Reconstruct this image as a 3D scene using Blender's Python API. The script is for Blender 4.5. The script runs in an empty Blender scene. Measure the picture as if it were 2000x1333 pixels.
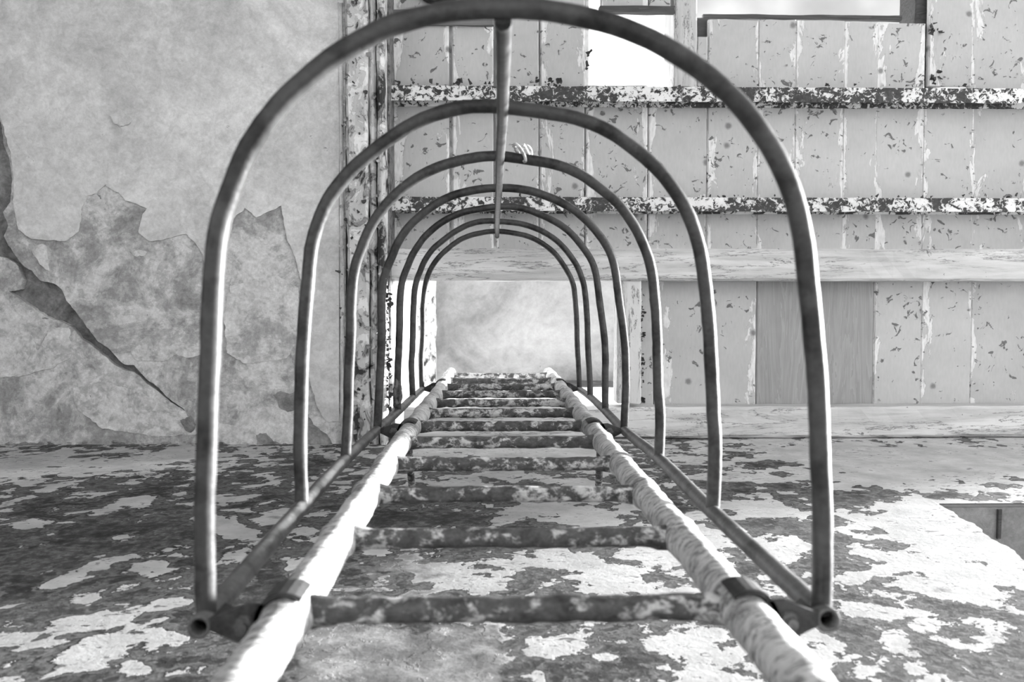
import bpy, bmesh, math, random
import numpy as np
from mathutils import Vector, Matrix, noise as mn
random.seed(7)
rng = np.random.default_rng(7)
S = bpy.context.scene
COL = S.collection

# ------------------------------------------------------------------ camera
# The photographer stands at the foot of a caged ladder and looks straight up it.
H = 1.45                                   # camera height above the floor (m)
F, CX, CY = 1690.0, 1000.0, 666.5          # focal length in px of the 2000x1333 frame
VPX, VPY = 967.0, 601.0                    # where vertical lines meet in the photo
Zc = Vector(((VPX-CX)/F, -(VPY-CY)/F, -1)).normalized()
Xc = Vector((1, 0.000, 0)); Xc = (Xc - Zc*Xc.dot(Zc)).normalized()
Yc = Zc.cross(Xc)
ROT = Matrix((Xc, Yc, Zc))                 # camera space -> world
cam = bpy.data.cameras.new('camera'); camo = bpy.data.objects.new('camera', cam)
COL.objects.link(camo)
camo.matrix_world = Matrix.Translation((0, 0, H)) @ ROT.to_4x4()
cam.sensor_width = 36; cam.lens = F/2000*36; cam.clip_start = .02
cam.dof.use_dof = True; cam.dof.focus_distance = 3.1; cam.dof.aperture_fstop = 5.6
S.camera = camo

# ------------------------------------------------------------------ light
S.view_settings.view_transform = 'Standard'; S.view_settings.look = 'None'
S.view_settings.gamma = 1; S.view_settings.use_curve_mapping = False
S.view_settings.exposure = 1.75
w = bpy.data.worlds.new('sky'); S.world = w; w.use_nodes = True
wn = w.node_tree.nodes; wl = w.node_tree.links
bg = wn['Background']; bg.inputs[1].default_value = 1.0
tc = wn.new('ShaderNodeTexCoord'); nz = wn.new('ShaderNodeTexNoise'); rp = wn.new('ShaderNodeValToRGB')
nz.inputs['Scale'].default_value = 7; nz.inputs['Detail'].default_value = 6
rp.color_ramp.elements[0].position = .35; rp.color_ramp.elements[0].color = (.55, .55, .55, 1)
rp.color_ramp.elements[1].position = .6; rp.color_ramp.elements[1].color = (1, 1, 1, 1)
wl.new(tc.outputs['Generated'], nz.inputs['Vector']); wl.new(nz.outputs[0], rp.inputs[0]); wl.new(rp.outputs[0], bg.inputs[0])
# low sun from the right, running almost along the ladder wall
SUN_EL, SUN_AZ = math.radians(24), math.radians(-4)
sd = bpy.data.lights.new('sun_offscreen', 'SUN'); sd.energy = 13.0; sd.angle = math.radians(9)
so = bpy.data.objects.new('sun_offscreen', sd); COL.objects.link(so)
sun_from = Vector((math.cos(SUN_EL)*math.cos(SUN_AZ), math.cos(SUN_EL)*math.sin(SUN_AZ), math.sin(SUN_EL)))
so.location = sun_from*12; so.rotation_euler = sun_from.to_track_quat('Z', 'Y').to_euler()

# ------------------------------------------------------------------ helpers
def ray(px, py): return ROT @ Vector(((px-CX)/F, -(py-CY)/F, -1))
def P(px, py, z):                          # pixel -> point at height z above the camera
    d = ray(px, py); d *= z/d.z
    return Vector((d.x, d.y, d.z+H))
def PIX(x, y, z):                          # world (arrays) -> photo pixel
    z = z-H
    a = [Xc[i]*x+Yc[i]*y+Zc[i]*z for i in range(3)]
    return CX+F*a[0]/-a[2], CY-F*a[1]/-a[2]
Z_TIMBER, Z_IRON, Z_PLANK = 3.81, 3.83, 3.95
YW = P(1600, 858, Z_TIMBER).y              # the ladder wall: where the timber plate meets it
_d = ray(250, 869); Z_PLASTER = _d.z*YW/_d.y
print('YW', YW, 'Z_PLASTER', Z_PLASTER)

def link(o, parent=None):
    COL.objects.link(o)
    if parent is not None: o.parent = parent
    return o
def mesh_obj(name, verts, faces, mat, parent=None, smooth=False):
    me = bpy.data.meshes.new(name)
    me.from_pydata([tuple(v) for v in verts], [], faces); me.validate(); me.update()
    if mat: me.materials.append(mat)
    if smooth: me.polygons.foreach_set('use_smooth', [True]*len(me.polygons))
    o = bpy.data.objects.new(name, me)
    return link(o, parent)
def bm_obj(name, bm, mat, parent=None, smooth=False):
    bmesh.ops.recalc_face_normals(bm, faces=bm.faces)
    me = bpy.data.meshes.new(name); bm.to_mesh(me); bm.free()
    if mat: me.materials.append(mat)
    if smooth: me.polygons.foreach_set('use_smooth', [True]*len(me.polygons))
    return link(bpy.data.objects.new(name, me), parent)
def tag(o, label=None, cat=None, group=None, kind=None):
    if label: o['label'] = label
    if cat: o['category'] = cat
    if group: o['group'] = group
    if kind: o['kind'] = kind
    return o
def empty(name, loc=(0, 0, 0)):
    o = bpy.data.objects.new(name, None); o.location = loc; o.empty_display_size = .1
    return link(o)
def under(o, parent):                      # parent keeping world place
    o.parent = parent; o.matrix_parent_inverse = Matrix.Translation(parent.location).inverted()
    return o
def smooth_path(pts, step):
    pts = [Vector(p) for p in pts]; out = []
    n = len(pts)
    for i in range(n-1):
        p0, p1, p2, p3 = pts[max(i-1, 0)], pts[i], pts[i+1], pts[min(i+2, n-1)]
        k = max(1, int((p2-p1).length/step))
        for j in range(k):
            t = j/k
            out.append(.5*((2*p1)+(p2-p0)*t+(2*p0-5*p1+4*p2-p3)*t*t+(3*p1-p0-3*p2+p3)*t**3))
    out.append(pts[-1]); return out
def tube(pts, rad, n=16, cap=True, rough=0., rscale=30, hollow=0):
    """verts, faces of a tube; rad: number or f(i, point); hollow>0 opens the first end that deep"""
    pts = [Vector(p) for p in pts]; m = len(pts)
    tang = [(pts[min(i+1, m-1)]-pts[max(i-1, 0)]).normalized() for i in range(m)]
    up = Vector((0, 0, 1)) if abs(tang[0].z) < .9 else Vector((1, 0, 0))
    a = tang[0].cross(up).normalized(); V = []; FA = []
    for i in range(m):
        a = (a - tang[i]*a.dot(tang[i])).normalized(); b = tang[i].cross(a)
        r = rad(i, pts[i]) if callable(rad) else rad
        for k in range(n):
            th = 2*math.pi*k/n; d = a*math.cos(th)+b*math.sin(th)
            rr = r
            if rough: rr += rough*mn.noise((pts[i]+d*r)*rscale)
            V.append(pts[i]+d*rr)
    for i in range(m-1):
        for k in range(n):
            k2 = (k+1) % n
            FA.append((i*n+k, i*n+k2, (i+1)*n+k2, (i+1)*n+k))
    if hollow:
        base = len(V); t = tang[0]; c = pts[0]
        for dz, f in ((0, .72), (hollow, .72)):
            for k in range(n): V.append(c + t*dz + (V[k]-c)*f)
        for k in range(n):
            k2 = (k+1) % n
            FA.append((k, base+k, base+k2, k2)); FA.append((base+k, base+n+k, base+n+k2, base+k2))
        FA.append(tuple(base+n+k for k in range(n)))
    elif cap: FA.append(tuple(range(n)))
    if cap: FA.append(tuple((m-1)*n+k for k in reversed(range(n))))
    return V, FA
def tube_obj(name, pts, rad, mat, parent, **k):
    V, FA = tube(pts, rad, **k)
    o = mesh_obj(name, V, FA, mat, None, True); under(o, parent) if parent else None
    return o
def add_box(bm, lo, hi, jit=0, cuts=None):
    """box with optional subdivision along its longest edge and wobble"""
    lo = Vector(lo); hi = Vector(hi)
    r = bmesh.ops.create_cube(bm, size=1)
    vs = r['verts']
    for v in vs: v.co = Vector([(lo[i]+hi[i])/2+v.co[i]*(hi[i]-lo[i]) for i in range(3)])
    return vs
def beam_mesh(lo, hi, axis, step=.05, jit=.003, bev=.006, seed=0):
    """rough sawn timber: box cross-section with chamfered arrises, wobbling along its length"""
    lo = Vector(lo); hi = Vector(hi); ax = axis; o1, o2 = [i for i in range(3) if i != ax]
    n = max(2, int((hi[ax]-lo[ax])/step)); V = []; FA = []
    prof = []
    a0, a1, b0, b1 = lo[o1], hi[o1], lo[o2], hi[o2]; e = min(bev, (a1-a0)/3, (b1-b0)/3)
    prof = [(a0+e, b0), ((a0+a1)/2, b0), (a1-e, b0), (a1, b0+e), (a1, b1-e), (a1-e, b1), (a0+e, b1), (a0, b1-e), (a0, b0+e)]
    m = len(prof)
    for i in range(n+1):
        t = lo[ax]+(hi[ax]-lo[ax])*i/n
        for j, (a, b) in enumerate(prof):
            q = Vector((t*9+seed, j*3.1+seed, seed*1.7))
            p = [0, 0, 0]; p[ax] = t; p[o1] = a+jit*mn.noise(q); p[o2] = b+jit*mn.noise(q+Vector((7, 9, 3)))
            if i in (0, n): p[ax] += jit*2*mn.noise(q*3)
            V.append(p)
    for i in range(n):
        for j in range(m):
            j2 = (j+1) % m; FA.append((i*m+j, i*m+j2, (i+1)*m+j2, (i+1)*m+j))
    FA.append(tuple(range(m))); FA.append(tuple(n*m+j for j in reversed(range(m))))
    return V, FA
def fix_normals(o):
    bm = bmesh.new(); bm.from_mesh(o.data); bmesh.ops.recalc_face_normals(bm, faces=bm.faces)
    bm.to_mesh(o.data); bm.free(); return o
def jag(poly, amp, step, seed=0, lock=None):
    """polyline/polygon in px -> finer one with a broken edge"""
    out = []; n = len(poly)
    for i in range(n):
        a = Vector((*poly[i], 0)); b = Vector((*poly[(i+1) % n], 0)); L = (b-a).length
        k = max(1, int(L/step)); nrm = Vector((-(b-a).y, (b-a).x, 0))/max(L, 1e-6)
        for j in range(k):
            p = a.lerp(b, j/k)
            d = amp*(mn.noise(p*.09+Vector((seed, 0, 0)))+.6*mn.noise(p*.31+Vector((0, seed, 0))))
            if lock and lock(a, b): d = 0
            p = p+nrm*d; out.append((p.x, p.y))
    return out
def slab(name, poly, z, thick, mat, parent, amp=2.5, step=5, seed=0, lock=None):
    """plate with an outline given in px at height z, its underside there, `thick` tall"""
    pl = jag(poly, amp, step, seed, lock) if amp else poly
    bm = bmesh.new()
    lo = [bm.verts.new(P(x, y, z)) for x, y in pl]
    f = bm.faces.new(lo)
    r = bmesh.ops.extrude_face_region(bm, geom=[f])
    for v in r['geom']:
        if isinstance(v, bmesh.types.BMVert): v.co.z += thick
    bmesh.ops.recalc_face_normals(bm, faces=bm.faces)
    bmesh.ops.triangulate(bm, faces=[q for q in bm.faces if len(q.verts) > 4], ngon_method='EAR_CLIP')
    o = bm_obj(name, bm, mat); under(o, parent) if parent else None
    return o

# ------------------------------------------------------------------ materials
class NT:
    def __init__(s, name, rough=.8, spec=.3):
        s.m = bpy.data.materials.new(name); s.m.use_nodes = True
        s.t = s.m.node_tree; s.n = s.t.nodes; s.l = s.t.links
        s.b = s.n['Principled BSDF']; s.b.inputs['Roughness'].default_value = rough
        s.b.inputs['Specular IOR Level'].default_value = spec
    def put(s, sock, v):
        if isinstance(v, bpy.types.NodeSocket): s.l.new(v, sock)
        elif isinstance(v, (int, float)) and sock.type == 'RGBA': sock.default_value = (v, v, v, 1)
        else: sock.default_value = v
    def coord(s, kind='Object', scale=(1, 1, 1), loc=(0, 0, 0)):
        c = s.n.new('ShaderNodeTexCoord'); mp = s.n.new('ShaderNodeMapping')
        s.l.new(c.outputs[kind], mp.inputs[0]); mp.inputs['Scale'].default_value = scale; mp.inputs['Location'].default_value = loc
        return mp.outputs[0]
    def world(s, scale=(1, 1, 1), loc=(0, 0, 0)):
        c = s.n.new('ShaderNodeNewGeometry'); mp = s.n.new('ShaderNodeMapping')
        s.l.new(c.outputs['Position'], mp.inputs[0]); mp.inputs['Scale'].default_value = scale; mp.inputs['Location'].default_value = loc
        return mp.outputs[0]
    def noise(s, vec, scale, detail=4, rough=.55, dist=0):
        q = s.n.new('ShaderNodeTexNoise'); s.l.new(vec, q.inputs['Vector'])
        q.inputs['Scale'].default_value = scale; q.inputs['Detail'].default_value = detail
        q.inputs['Roughness'].default_value = rough; q.inputs['Distortion'].default_value = dist
        return q.outputs[0]
    def ramp(s, f, stops, interp='LINEAR'):
        q = s.n.new('ShaderNodeValToRGB'); s.put(q.inputs[0], f); e = q.color_ramp.elements; q.color_ramp.interpolation = interp
        while len(e) < len(stops): e.new(.5)
        for i, (p, v) in enumerate(stops): e[i].position = p; e[i].color = (v, v, v, 1)
        return q.outputs[0]
    def mix(s, f, a, b, mode='MIX'):
        q = s.n.new('ShaderNodeMix'); q.data_type = 'RGBA'; q.blend_type = mode
        s.put(q.inputs['Factor'], f); s.put(q.inputs['A'], a); s.put(q.inputs['B'], b); return q.outputs['Result']
    def math(s, op, a, b=0., c=0.):
        q = s.n.new('ShaderNodeMath'); q.operation = op
        s.put(q.inputs[0], a); s.put(q.inputs[1], b); s.put(q.inputs[2], c); return q.outputs[0]
    def attr(s, name):
        q = s.n.new('ShaderNodeAttribute'); q.attribute_name = name; return q.outputs['Fac']
    def rnd(s):
        return s.n.new('ShaderNodeObjectInfo').outputs['Random']
    def out(s, colr, bump=None, strength=.3, dist=.01):
        s.put(s.b.inputs['Base Color'], colr)
        if bump is not None:
            q = s.n.new('ShaderNodeBump'); q.inputs['Strength'].default_value = strength; q.inputs['Distance'].default_value = dist
            s.l.new(bump, q.inputs['Height']); s.l.new(q.outputs[0], s.b.inputs['Normal'])
        return s.m

def mat_metal(name, lo, hi, scale=14, rough=.5, spec=.5, pale=None):
    t = NT(name, rough, spec); v = t.world()
    n1 = t.noise(v, scale, 5, .6); c = t.ramp(n1, [(.40, lo), (.47, lo*.6+hi*.4), (.50, hi*.8), (.62, hi)])
    n2 = t.noise(v, scale*7, 3, .6)
    c = t.mix(.35, c, t.ramp(n2, [(.3, lo*.7), (.7, hi*1.15)]))
    if pale:
        n3 = t.noise(v, 9, 8, .7); c = t.mix(t.ramp(n3, [(pale, 0), (pale+.03, 1)]), c, .42)
    return t.out(c, t.mix(.5, n1, n2), .25, .004)
M_HOOP = mat_metal('hoop_paint', .008, .055, 13, .45, .25, .69)
M_BAR = mat_metal('cage_bar_paint', .025, .10, 18, .5, .25, .66)
M_BRACKET = mat_metal('bracket_iron', .015, .05, 30, .65, .25)
M_CLUMP = mat_metal('dry_dirt', .04, .13, 60, .9, .1)

def mat_rail():
    t = NT('rail_flaking_paint', .75, .25); v = t.world(); vz = t.world((1, 1, 3.2))
    spk = t.noise(vz, 42, 9, .8, .6)
    big = t.noise(v, 6, 4, .6)
    f = t.math('ADD', spk, t.math('MULTIPLY', big, .35))
    m = t.ramp(f, [(.61, 0), (.69, 1)])
    darkc = t.ramp(t.noise(vz, 50, 5, .7), [(.35, .09), (.65, .26)])
    palec = t.ramp(t.noise(v, 20, 5, .6), [(.3, .40), (.7, .66)])
    c = t.mix(m, darkc, palec)
    return t.out(c, t.mix(.5, spk, m), .5, .006)
M_RAIL = mat_rail()
def mat_rung():
    t = NT('rung_rust', .8, .2); v = t.world((.75, 1, 1))
    n = t.noise(v, 40, 7, .72, .3); b = t.noise(v, 5, 3, .5)
    m = t.ramp(t.math('ADD', n, t.math('MULTIPLY', b, .3)), [(.65, 0), (.75, 1)])
    c = t.mix(m, t.ramp(t.noise(v, 60, 4, .7), [(.3, .03), (.7, .11)]), t.ramp(t.noise(v, 30, 4, .7), [(.3, .32), (.7, .6)]))
    return t.out(c, n, .5, .006)
M_RUNG = mat_rung()

def mat_plank(name='plank_paint', base=.44, edge=.66, seed=0.):
    t = NT(name, .7, .25)
    g = t.coord('Generated'); sep = t.n.new('ShaderNodeSeparateXYZ'); t.l.new(g, sep.inputs[0])
    rnd = t.rnd(); v = t.world()
    off = t.n.new('ShaderNodeVectorMath'); off.operation = 'ADD'; t.l.new(v, off.inputs[0])
    cmb = t.n.new('ShaderNodeCombineXYZ'); t.put(cmb.inputs[0], t.math('MULTIPLY', rnd, 37)); t.put(cmb.inputs[1], t.math('MULTIPLY', rnd, 11))
    t.l.new(cmb.outputs[0], off.inputs[1]); vo = off.outputs[0]
    st = t.n.new('ShaderNodeMapping'); st.inputs['Scale'].default_value = (1.6, .45, 1); t.l.new(vo, st.inputs[0]); vs = st.outputs[0]
    d = t.math('ABSOLUTE', t.math('SUBTRACT', sep.outputs[0], .5))                        # 0 mid .. .5 at the joints
    en = t.noise(vs, 8, 8, .7, .5)
    e = t.math('ADD', d, t.math('MULTIPLY', t.math('SUBTRACT', en, .5), 1.35))
    em = t.ramp(e, [(.41, 0), (.425, 1)])                                                  # paint lifted off along the joints
    stain = t.noise(vo, 3.2, 4, .6)
    basec = t.ramp(stain, [(.3, base*.86), (.7, base*1.08)])
    grain = t.noise(st.outputs[0], 60, 3, .5)
    basec = t.mix(.25, basec, t.ramp(grain, [(.3, base*.8), (.7, base*1.1)]))
    c = t.mix(em, basec, t.ramp(grain, [(.35, edge*.85), (.65, edge*1.05)]))
    # knots and small chips
    chip = t.noise(vo, 24, 5, .62, .8); dens = t.noise(vo, 3.5, 2, .5)
    cm = t.ramp(t.math('ADD', chip, t.math('MULTIPLY', dens, .28)), [(.77, 0), (.80, 1)])
    c = t.mix(cm, c, .13)
    vor = t.n.new('ShaderNodeTexVoronoi'); vor.voronoi_dimensions = '2D'; vor.inputs['Scale'].default_value = 2.7; t.l.new(vo, vor.inputs['Vector'])
    kn = t.ramp(t.math('ADD', vor.outputs['Distance'], t.math('MULTIPLY', chip, .05)), [(.045, 1), (.075, 0)])
    c = t.mix(t.math('MULTIPLY', kn, .8), c, .13)
    hgt = t.mix(em, 1., .4); hgt = t.mix(cm, hgt, 0.)
    return t.out(c, hgt, .6, .004)
M_PLANK = mat_plank()
M_PLANK_FLAKED = mat_plank('plank_paint_worn', .42, .62)

def mat_wood(name, lo, hi, along='Y', scale=1.):
    t = NT(name, .75, .2)
    sc = (9*scale, .7*scale, 9*scale) if along == 'Y' else (.7*scale, 9*scale, 9*scale)
    v = t.coord('Object', sc); n0 = t.noise(t.coord('Object', (2, 2, 2)), 1.5, 3, .5)
    wvn = t.noise(v, 1.3, 5, .55, 1.2); bands = t.math('FRACT', t.math('MULTIPLY', wvn, 9.))
    fine = t.noise(v, 9, 4, .6)
    c = t.mix(.35, t.ramp(bands, [(.0, hi), (.75, lo*.8+hi*.2), (1., lo)]), t.ramp(fine, [(.3, lo), (.7, hi)]))
    c = t.mix(.3, c, t.ramp(n0, [(.3, lo), (.7, hi)]))
    return t.out(c, fine, .2, .003)
M_NEWWOOD = mat_wood('bare_softwood', .22, .36, 'Y')
M_DARKWOOD = mat_wood('dark_old_wood', .035, .10, 'X')

def mat_timber(name, base, lo=.16, along='X', flake=.60):
    t = NT(name, .75, .2)
    sc = (.35, 3.2, 3.2) if along == 'X' else (3.2, .35, 3.2)
    v = t.world(); vl = t.world(sc)
    g = t.noise(vl, 10, 6, .65, .3); big = t.noise(vl, 2.2, 5, .6)
    c = t.ramp(g, [(.3, base*.78), (.65, base*1.12)])
    c = t.mix(t.ramp(big, [(.52, 0), (.6, .75)]), c, base*1.35)
    ck = t.noise(vl, 5, 7, .7, .5)
    crack = t.ramp(t.math('ABSOLUTE', t.math('SUBTRACT', ck, .5)), [(.004, 1), (.014, 0)])
    c = t.mix(t.math('MULTIPLY', crack, t.ramp(big, [(.42, 0), (.5, .8)])), c, lo*.6)
    chip = t.noise(v, 26, 5, .62, .6)
    c = t.mix(t.ramp(chip, [(flake+.08, 0), (flake+.11, 1)]), c, lo)
    return t.out(c, t.mix(.5, g, chip), .35, .005)
M_TIMBER = mat_timber('painted_timber', .48)
M_TIMBER_Y = mat_timber('painted_trimmer', .46, along='Y')

def mat_iron_beam():
    t = NT('flaking_iron_paint', .8, .2); v = t.world((1, 1, 1))
    n = t.noise(v, 44, 7, .7, .8); b = t.noise(v, 7, 6, .65, .5)
    m = t.ramp(t.math('ADD', n, t.math('MULTIPLY', b, .8)), [(.895, 0), (.925, 1)])
    c = t.mix(m, t.ramp(n, [(.3, .03), (.7, .09)]), t.ramp(b, [(.3, .5), (.7, .72)]))
    return t.out(c, m, .5, .004)
M_IRON = mat_iron_beam()

def mat_edge_beam():
    t = NT('peeling_white_paint', .8, .2); v = t.world((1.1, .75, 1))
    n = t.noise(v, 13, 6, .62, .9); b = t.noise(v, 4, 4, .55)
    f = t.math('ADD', t.math('MULTIPLY', n, .75), t.math('MULTIPLY', b, .3))
    c = t.ramp(f, [(.43, .045), (.445, .22), (.475, .26), (.485, .47), (.56, .5), (.57, .66), (.7, .72)])
    fine = t.noise(v, 70, 4, .7)
    c = t.mix(t.ramp(fine, [(.66, 0), (.70, .7)]), c, .1)
    c = t.mix(.3, c, t.ramp(fine, [(.3, .7), (.7, 1.)]), 'MULTIPLY')
    return t.out(c, t.ramp(f, [(.43, 0), (.445, .3), (.475, .3), (.485, .7), (.56, .7), (.57, 1)]), .7, .008)
M_EDGE = mat_edge_beam()

def mat_plaster(name, stops, scale=3., speck=.3, seed=0.):
    t = NT(name, .9, .15); v = t.world((1, 1, 1), (seed, seed*2, 0))
    n = t.noise(v, scale, 10, .66, .7); m = t.noise(v, scale*7, 7, .72, .4)
    f = t.math('ADD', t.math('MULTIPLY', n, .72), t.math('MULTIPLY', m, .28))
    c = t.ramp(f, stops)
    fine = t.noise(v, 70, 6, .75); md = t.noise(v, 22, 8, .75, .5)
    c = t.mix(speck, c, t.ramp(fine, [(.3, .5), (.7, 1.3)]), 'MULTIPLY')
    c = t.mix(speck*1.4, c, t.ramp(md, [(.36, .55), (.5, .95), (.64, 1.25)]), 'MULTIPLY')
    spots = t.noise(v, 15, 6, .68, 1.2)
    c = t.mix(t.ramp(spots, [(.69, 0), (.71, .7)]), c, stops[0][1]*.35)
    return t.out(c, t.mix(.5, fine, md), .45, .006)
M_SKIM = mat_plaster('skim_coat', [(.36, .44), (.46, .54), (.54, .61), (.64, .72)], 2.6, .26)
M_RENDER = mat_plaster('old_render', [(.36, .22), (.43, .32), (.475, .36), (.485, .44), (.525, .47), (.535, .57), (.66, .66)], 4.2, .42, 3.)
M_LIGHT_RENDER = mat_plaster('pale_render', [(.38, .36), (.46, .46), (.48, .56), (.6, .68)], 5., .4, 5.)
M_RECESS = mat_plaster('crumbling_core', [(.36, .09), (.5, .2), (.62, .32)], 6., .4, 8.)
M_DIM = mat_plaster('old_grey_plaster', [(.3, .14), (.7, .2)], 1.5, .1, 4.)
M_PLAIN = mat_plaster('room_plaster', [(.3, .25), (.7, .30)], 1.5, .1, 4.)
M_CONC = mat_plaster('bare_concrete', [(.3, .18), (.5, .25), (.7, .32)], 5., .3, 9.)
M_GROUND = mat_plaster('pale_gravel', [(.3, .34), (.7, .5)], .7, .1, 2.)
M_ROOFPANEL = mat_plaster('roof_plaster', [(.36, .16), (.5, .27), (.64, .36)], 1.6, .1, 6.)
def mat_sheet():
    t = NT('translucent_sheet', .5, .3); v = t.world()
    c = t.ramp(t.noise(v, 2., 4, .5), [(.3, .30), (.7, .42)])
    tr = t.n.new('ShaderNodeBsdfTranslucent'); t.l.new(c, tr.inputs[0]); mx = t.n.new('ShaderNodeMixShader'); mx.inputs[0].default_value = .75
    o = t.n['Material Output']; t.l.new(t.b.outputs[0], mx.inputs[1]); t.l.new(tr.outputs[0], mx.inputs[2]); t.l.new(mx.outputs[0], o.inputs[0])
    t.put(t.b.inputs['Base Color'], c); return t.m
M_SHEET = mat_sheet()

def mat_wall():
    t = NT('peeling_wall_paint', .85, .2); v = t.world()
    a = t.attr('pale')
    n1 = t.noise(v, 16, 6, .62, .8); n2 = t.noise(v, 60, 5, .65, .5)
    gr = t.attr('grit')
    f = t.math('ADD', a, t.math('ADD', t.math('MULTIPLY', t.math('SUBTRACT', n1, .5), .30),
               t.math('MULTIPLY', t.math('MULTIPLY', t.math('SUBTRACT', n2, .5), 1.1), gr)))
    wash = t.ramp(t.noise(v, 5, 5, .6, .6), [(.42, 0), (.60, 1)])
    d0 = t.noise(v, 38, 6, .72)
    dark = t.mix(wash, t.ramp(d0, [(.32, .016), (.5, .036), (.64, .09), (.7, .2)]), t.ramp(d0, [(.32, .035), (.5, .075), (.66, .18)]))
    mid = t.ramp(n2, [(.35, .06), (.65, .17)])
    pale = t.ramp(t.noise(v, 9, 7, .65), [(.3, .35), (.5, .45), (.7, .55)])
    vx = t.world((.8, 1, 1.7)); fl = t.noise(vx, 34, 6, .7, .9); fd = t.noise(v, 4.5, 4, .6)
    flk = t.ramp(t.math('ADD', fl, t.math('MULTIPLY', fd, .3)), [(.755, 0), (.775, 1)])
    pale = t.mix(flk, pale, t.ramp(n2, [(.3, .05), (.7, .25)]))
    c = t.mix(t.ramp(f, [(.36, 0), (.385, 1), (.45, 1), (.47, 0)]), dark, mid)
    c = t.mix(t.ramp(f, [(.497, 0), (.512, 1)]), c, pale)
    gb = t.attr('bare')                                                                   # bare grey render without paint
    c = t.mix(t.ramp(gb, [(.4, 0), (.6, 1)]), c, t.ramp(t.noise(v, 14, 8, .7), [(.35, .12), (.5, .2), (.65, .36)]))
    return t.out(c, t.math('ADD', t.ramp(f, [(.49, 0), (.515, 1)]), t.math('MULTIPLY', n2, .3)), .55, .006)
M_WALL = mat_wall()

# ------------------------------------------------------------------ room shell
XL, XR, YF = -3.3, 3.15, -4.2
Z_TOP = 4.02
def plain(name, lo, hi, mat, label=None, cat=None, kind='structure', parent=None):
    bm = bmesh.new(); add_box(bm, lo, hi); o = bm_obj(name, bm, mat, parent)
    return tag(o, label, cat, kind=kind)
plain('floor', (XL, YF, -.2), (XR, YW+.45, 0), M_PLAIN, 'plain grey floor at the foot of the caged ladder', 'floor')
plain('wall_left', (XL-.3, YF, -.2), (XL, YW+.45, H+Z_TOP), M_DIM, 'plain grey plaster side wall left of the ladder', 'wall')
plain('wall_front', (XL-.3, YF-.3, -.2), (XR+.3, YF, H+Z_TOP), M_PLAIN, 'plain grey plaster wall facing the ladder wall', 'wall')
plain('ground', (XR, -40, -.35), (60, 40, -.02), M_GROUND, 'pale gravel yard outside the open side', 'ground')
# open side: only a lintel and a pier remain of the right wall
bm = bmesh.new()
add_box(bm, (XR, YF, H+3.62), (XR+.3, YW+.45, H+Z_TOP)); add_box(bm, (XR, YF-.3, -.2), (XR+.3, YF+.5, H+3.62))
tag(bm_obj('wall_right', bm, M_PLAIN), 'plain grey lintel and pier over the wide open side', 'wall', kind='structure')

# ladder wall with a window niche; fine grid carrying the paint-loss fields
XJ, ZN = 1.285, P(1900, 982, 1).normalized()
_d = ray(1900, 984); ZN = _d.z*YW/_d.y      # niche head height (above camera)
print('niche head', ZN)
def jamb(z):                                # ragged left edge of the niche (x at height z)
    t = max(ZN-z, 0)
    return XJ+.045-.17*t+.016*mn.noise(Vector((z*9, 3, 1)))+.008*mn.noise(Vector((z*31, 5, 2)))
dx = .0125
xs = np.concatenate([np.linspace(XL, -2.6, 8)[:-1], np.arange(-2.6, 2.75, dx), np.linspace(2.75, XR, 6)])
zs_lo = np.linspace(-H, 1.15, 40)[:-1]
zs = np.concatenate([zs_lo, np.arange(1.15, ZN-.0001, dx), [ZN], np.arange(ZN+dx, Z_TOP, dx), [Z_TOP]])
jc = int(np.argmin(np.abs(xs-XJ))); kn = int(np.argmin(np.abs(zs-ZN)))
XX, ZZ = np.meshgrid(xs, zs)
for k, z in enumerate(zs):
    s = jamb(z)-xs[jc]; XX[k] += s*np.exp(-((xs-xs[jc])/.12)**2)
NX, NZ = len(xs), len(zs)
xnr = int(np.argmin(np.abs(xs-2.5))); zn0 = int(np.argmin(np.abs(zs-.0)))
verts = np.stack([XX.ravel(), np.full(XX.size, YW), (ZZ+H).ravel()], 1)
def fbm(X, Y, sc, octv, seed, warp=0.):
    out = np.empty(X.shape)
    xr, yr = X.ravel(), Y.ravel(); r = np.empty(xr.size)
    for i in range(xr.size):
        p = Vector((xr[i]*sc+seed, yr[i]*sc-seed, seed*.37))
        if warp:
            p = p+warp*Vector((mn.noise(p*.8), mn.noise(p*.8+Vector((9, 4, 1))), 0))
        r[i] = mn.fractal(p, 1.0, 2.0, octv)
    return r.reshape(X.shape)
f1 = fbm(XX, ZZ, 9, 4, 2.3, .9); f2 = fbm(XX, ZZ, 3., 2, 7.1); f3 = fbm(XX, ZZ, 22, 3, 4.4, .8)
px, py = PIX(XX, YW, ZZ+H)
def blob(cx, cy, rx, ry, rot=0.):
    c, s = math.cos(rot), math.sin(rot); X = (px-cx); Y = (py-cy)
    u = (X*c+Y*s)/rx; v = (-X*s+Y*c)/ry
    q = u*u+v*v
    return np.exp(-q*.8)
def region(x0, x1, y0, y1, sx=40, sy=18):
    return 1/(1+np.exp(-(px-x0)/sx))/(1+np.exp((px-x1)/sx))/(1+np.exp(-(py-y0)/sy))/(1+np.exp((py-y1)/sy))
pale = .43+.19*f1+.10*f2+.22*f3
grit = np.full(XX.shape, .22)
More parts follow.
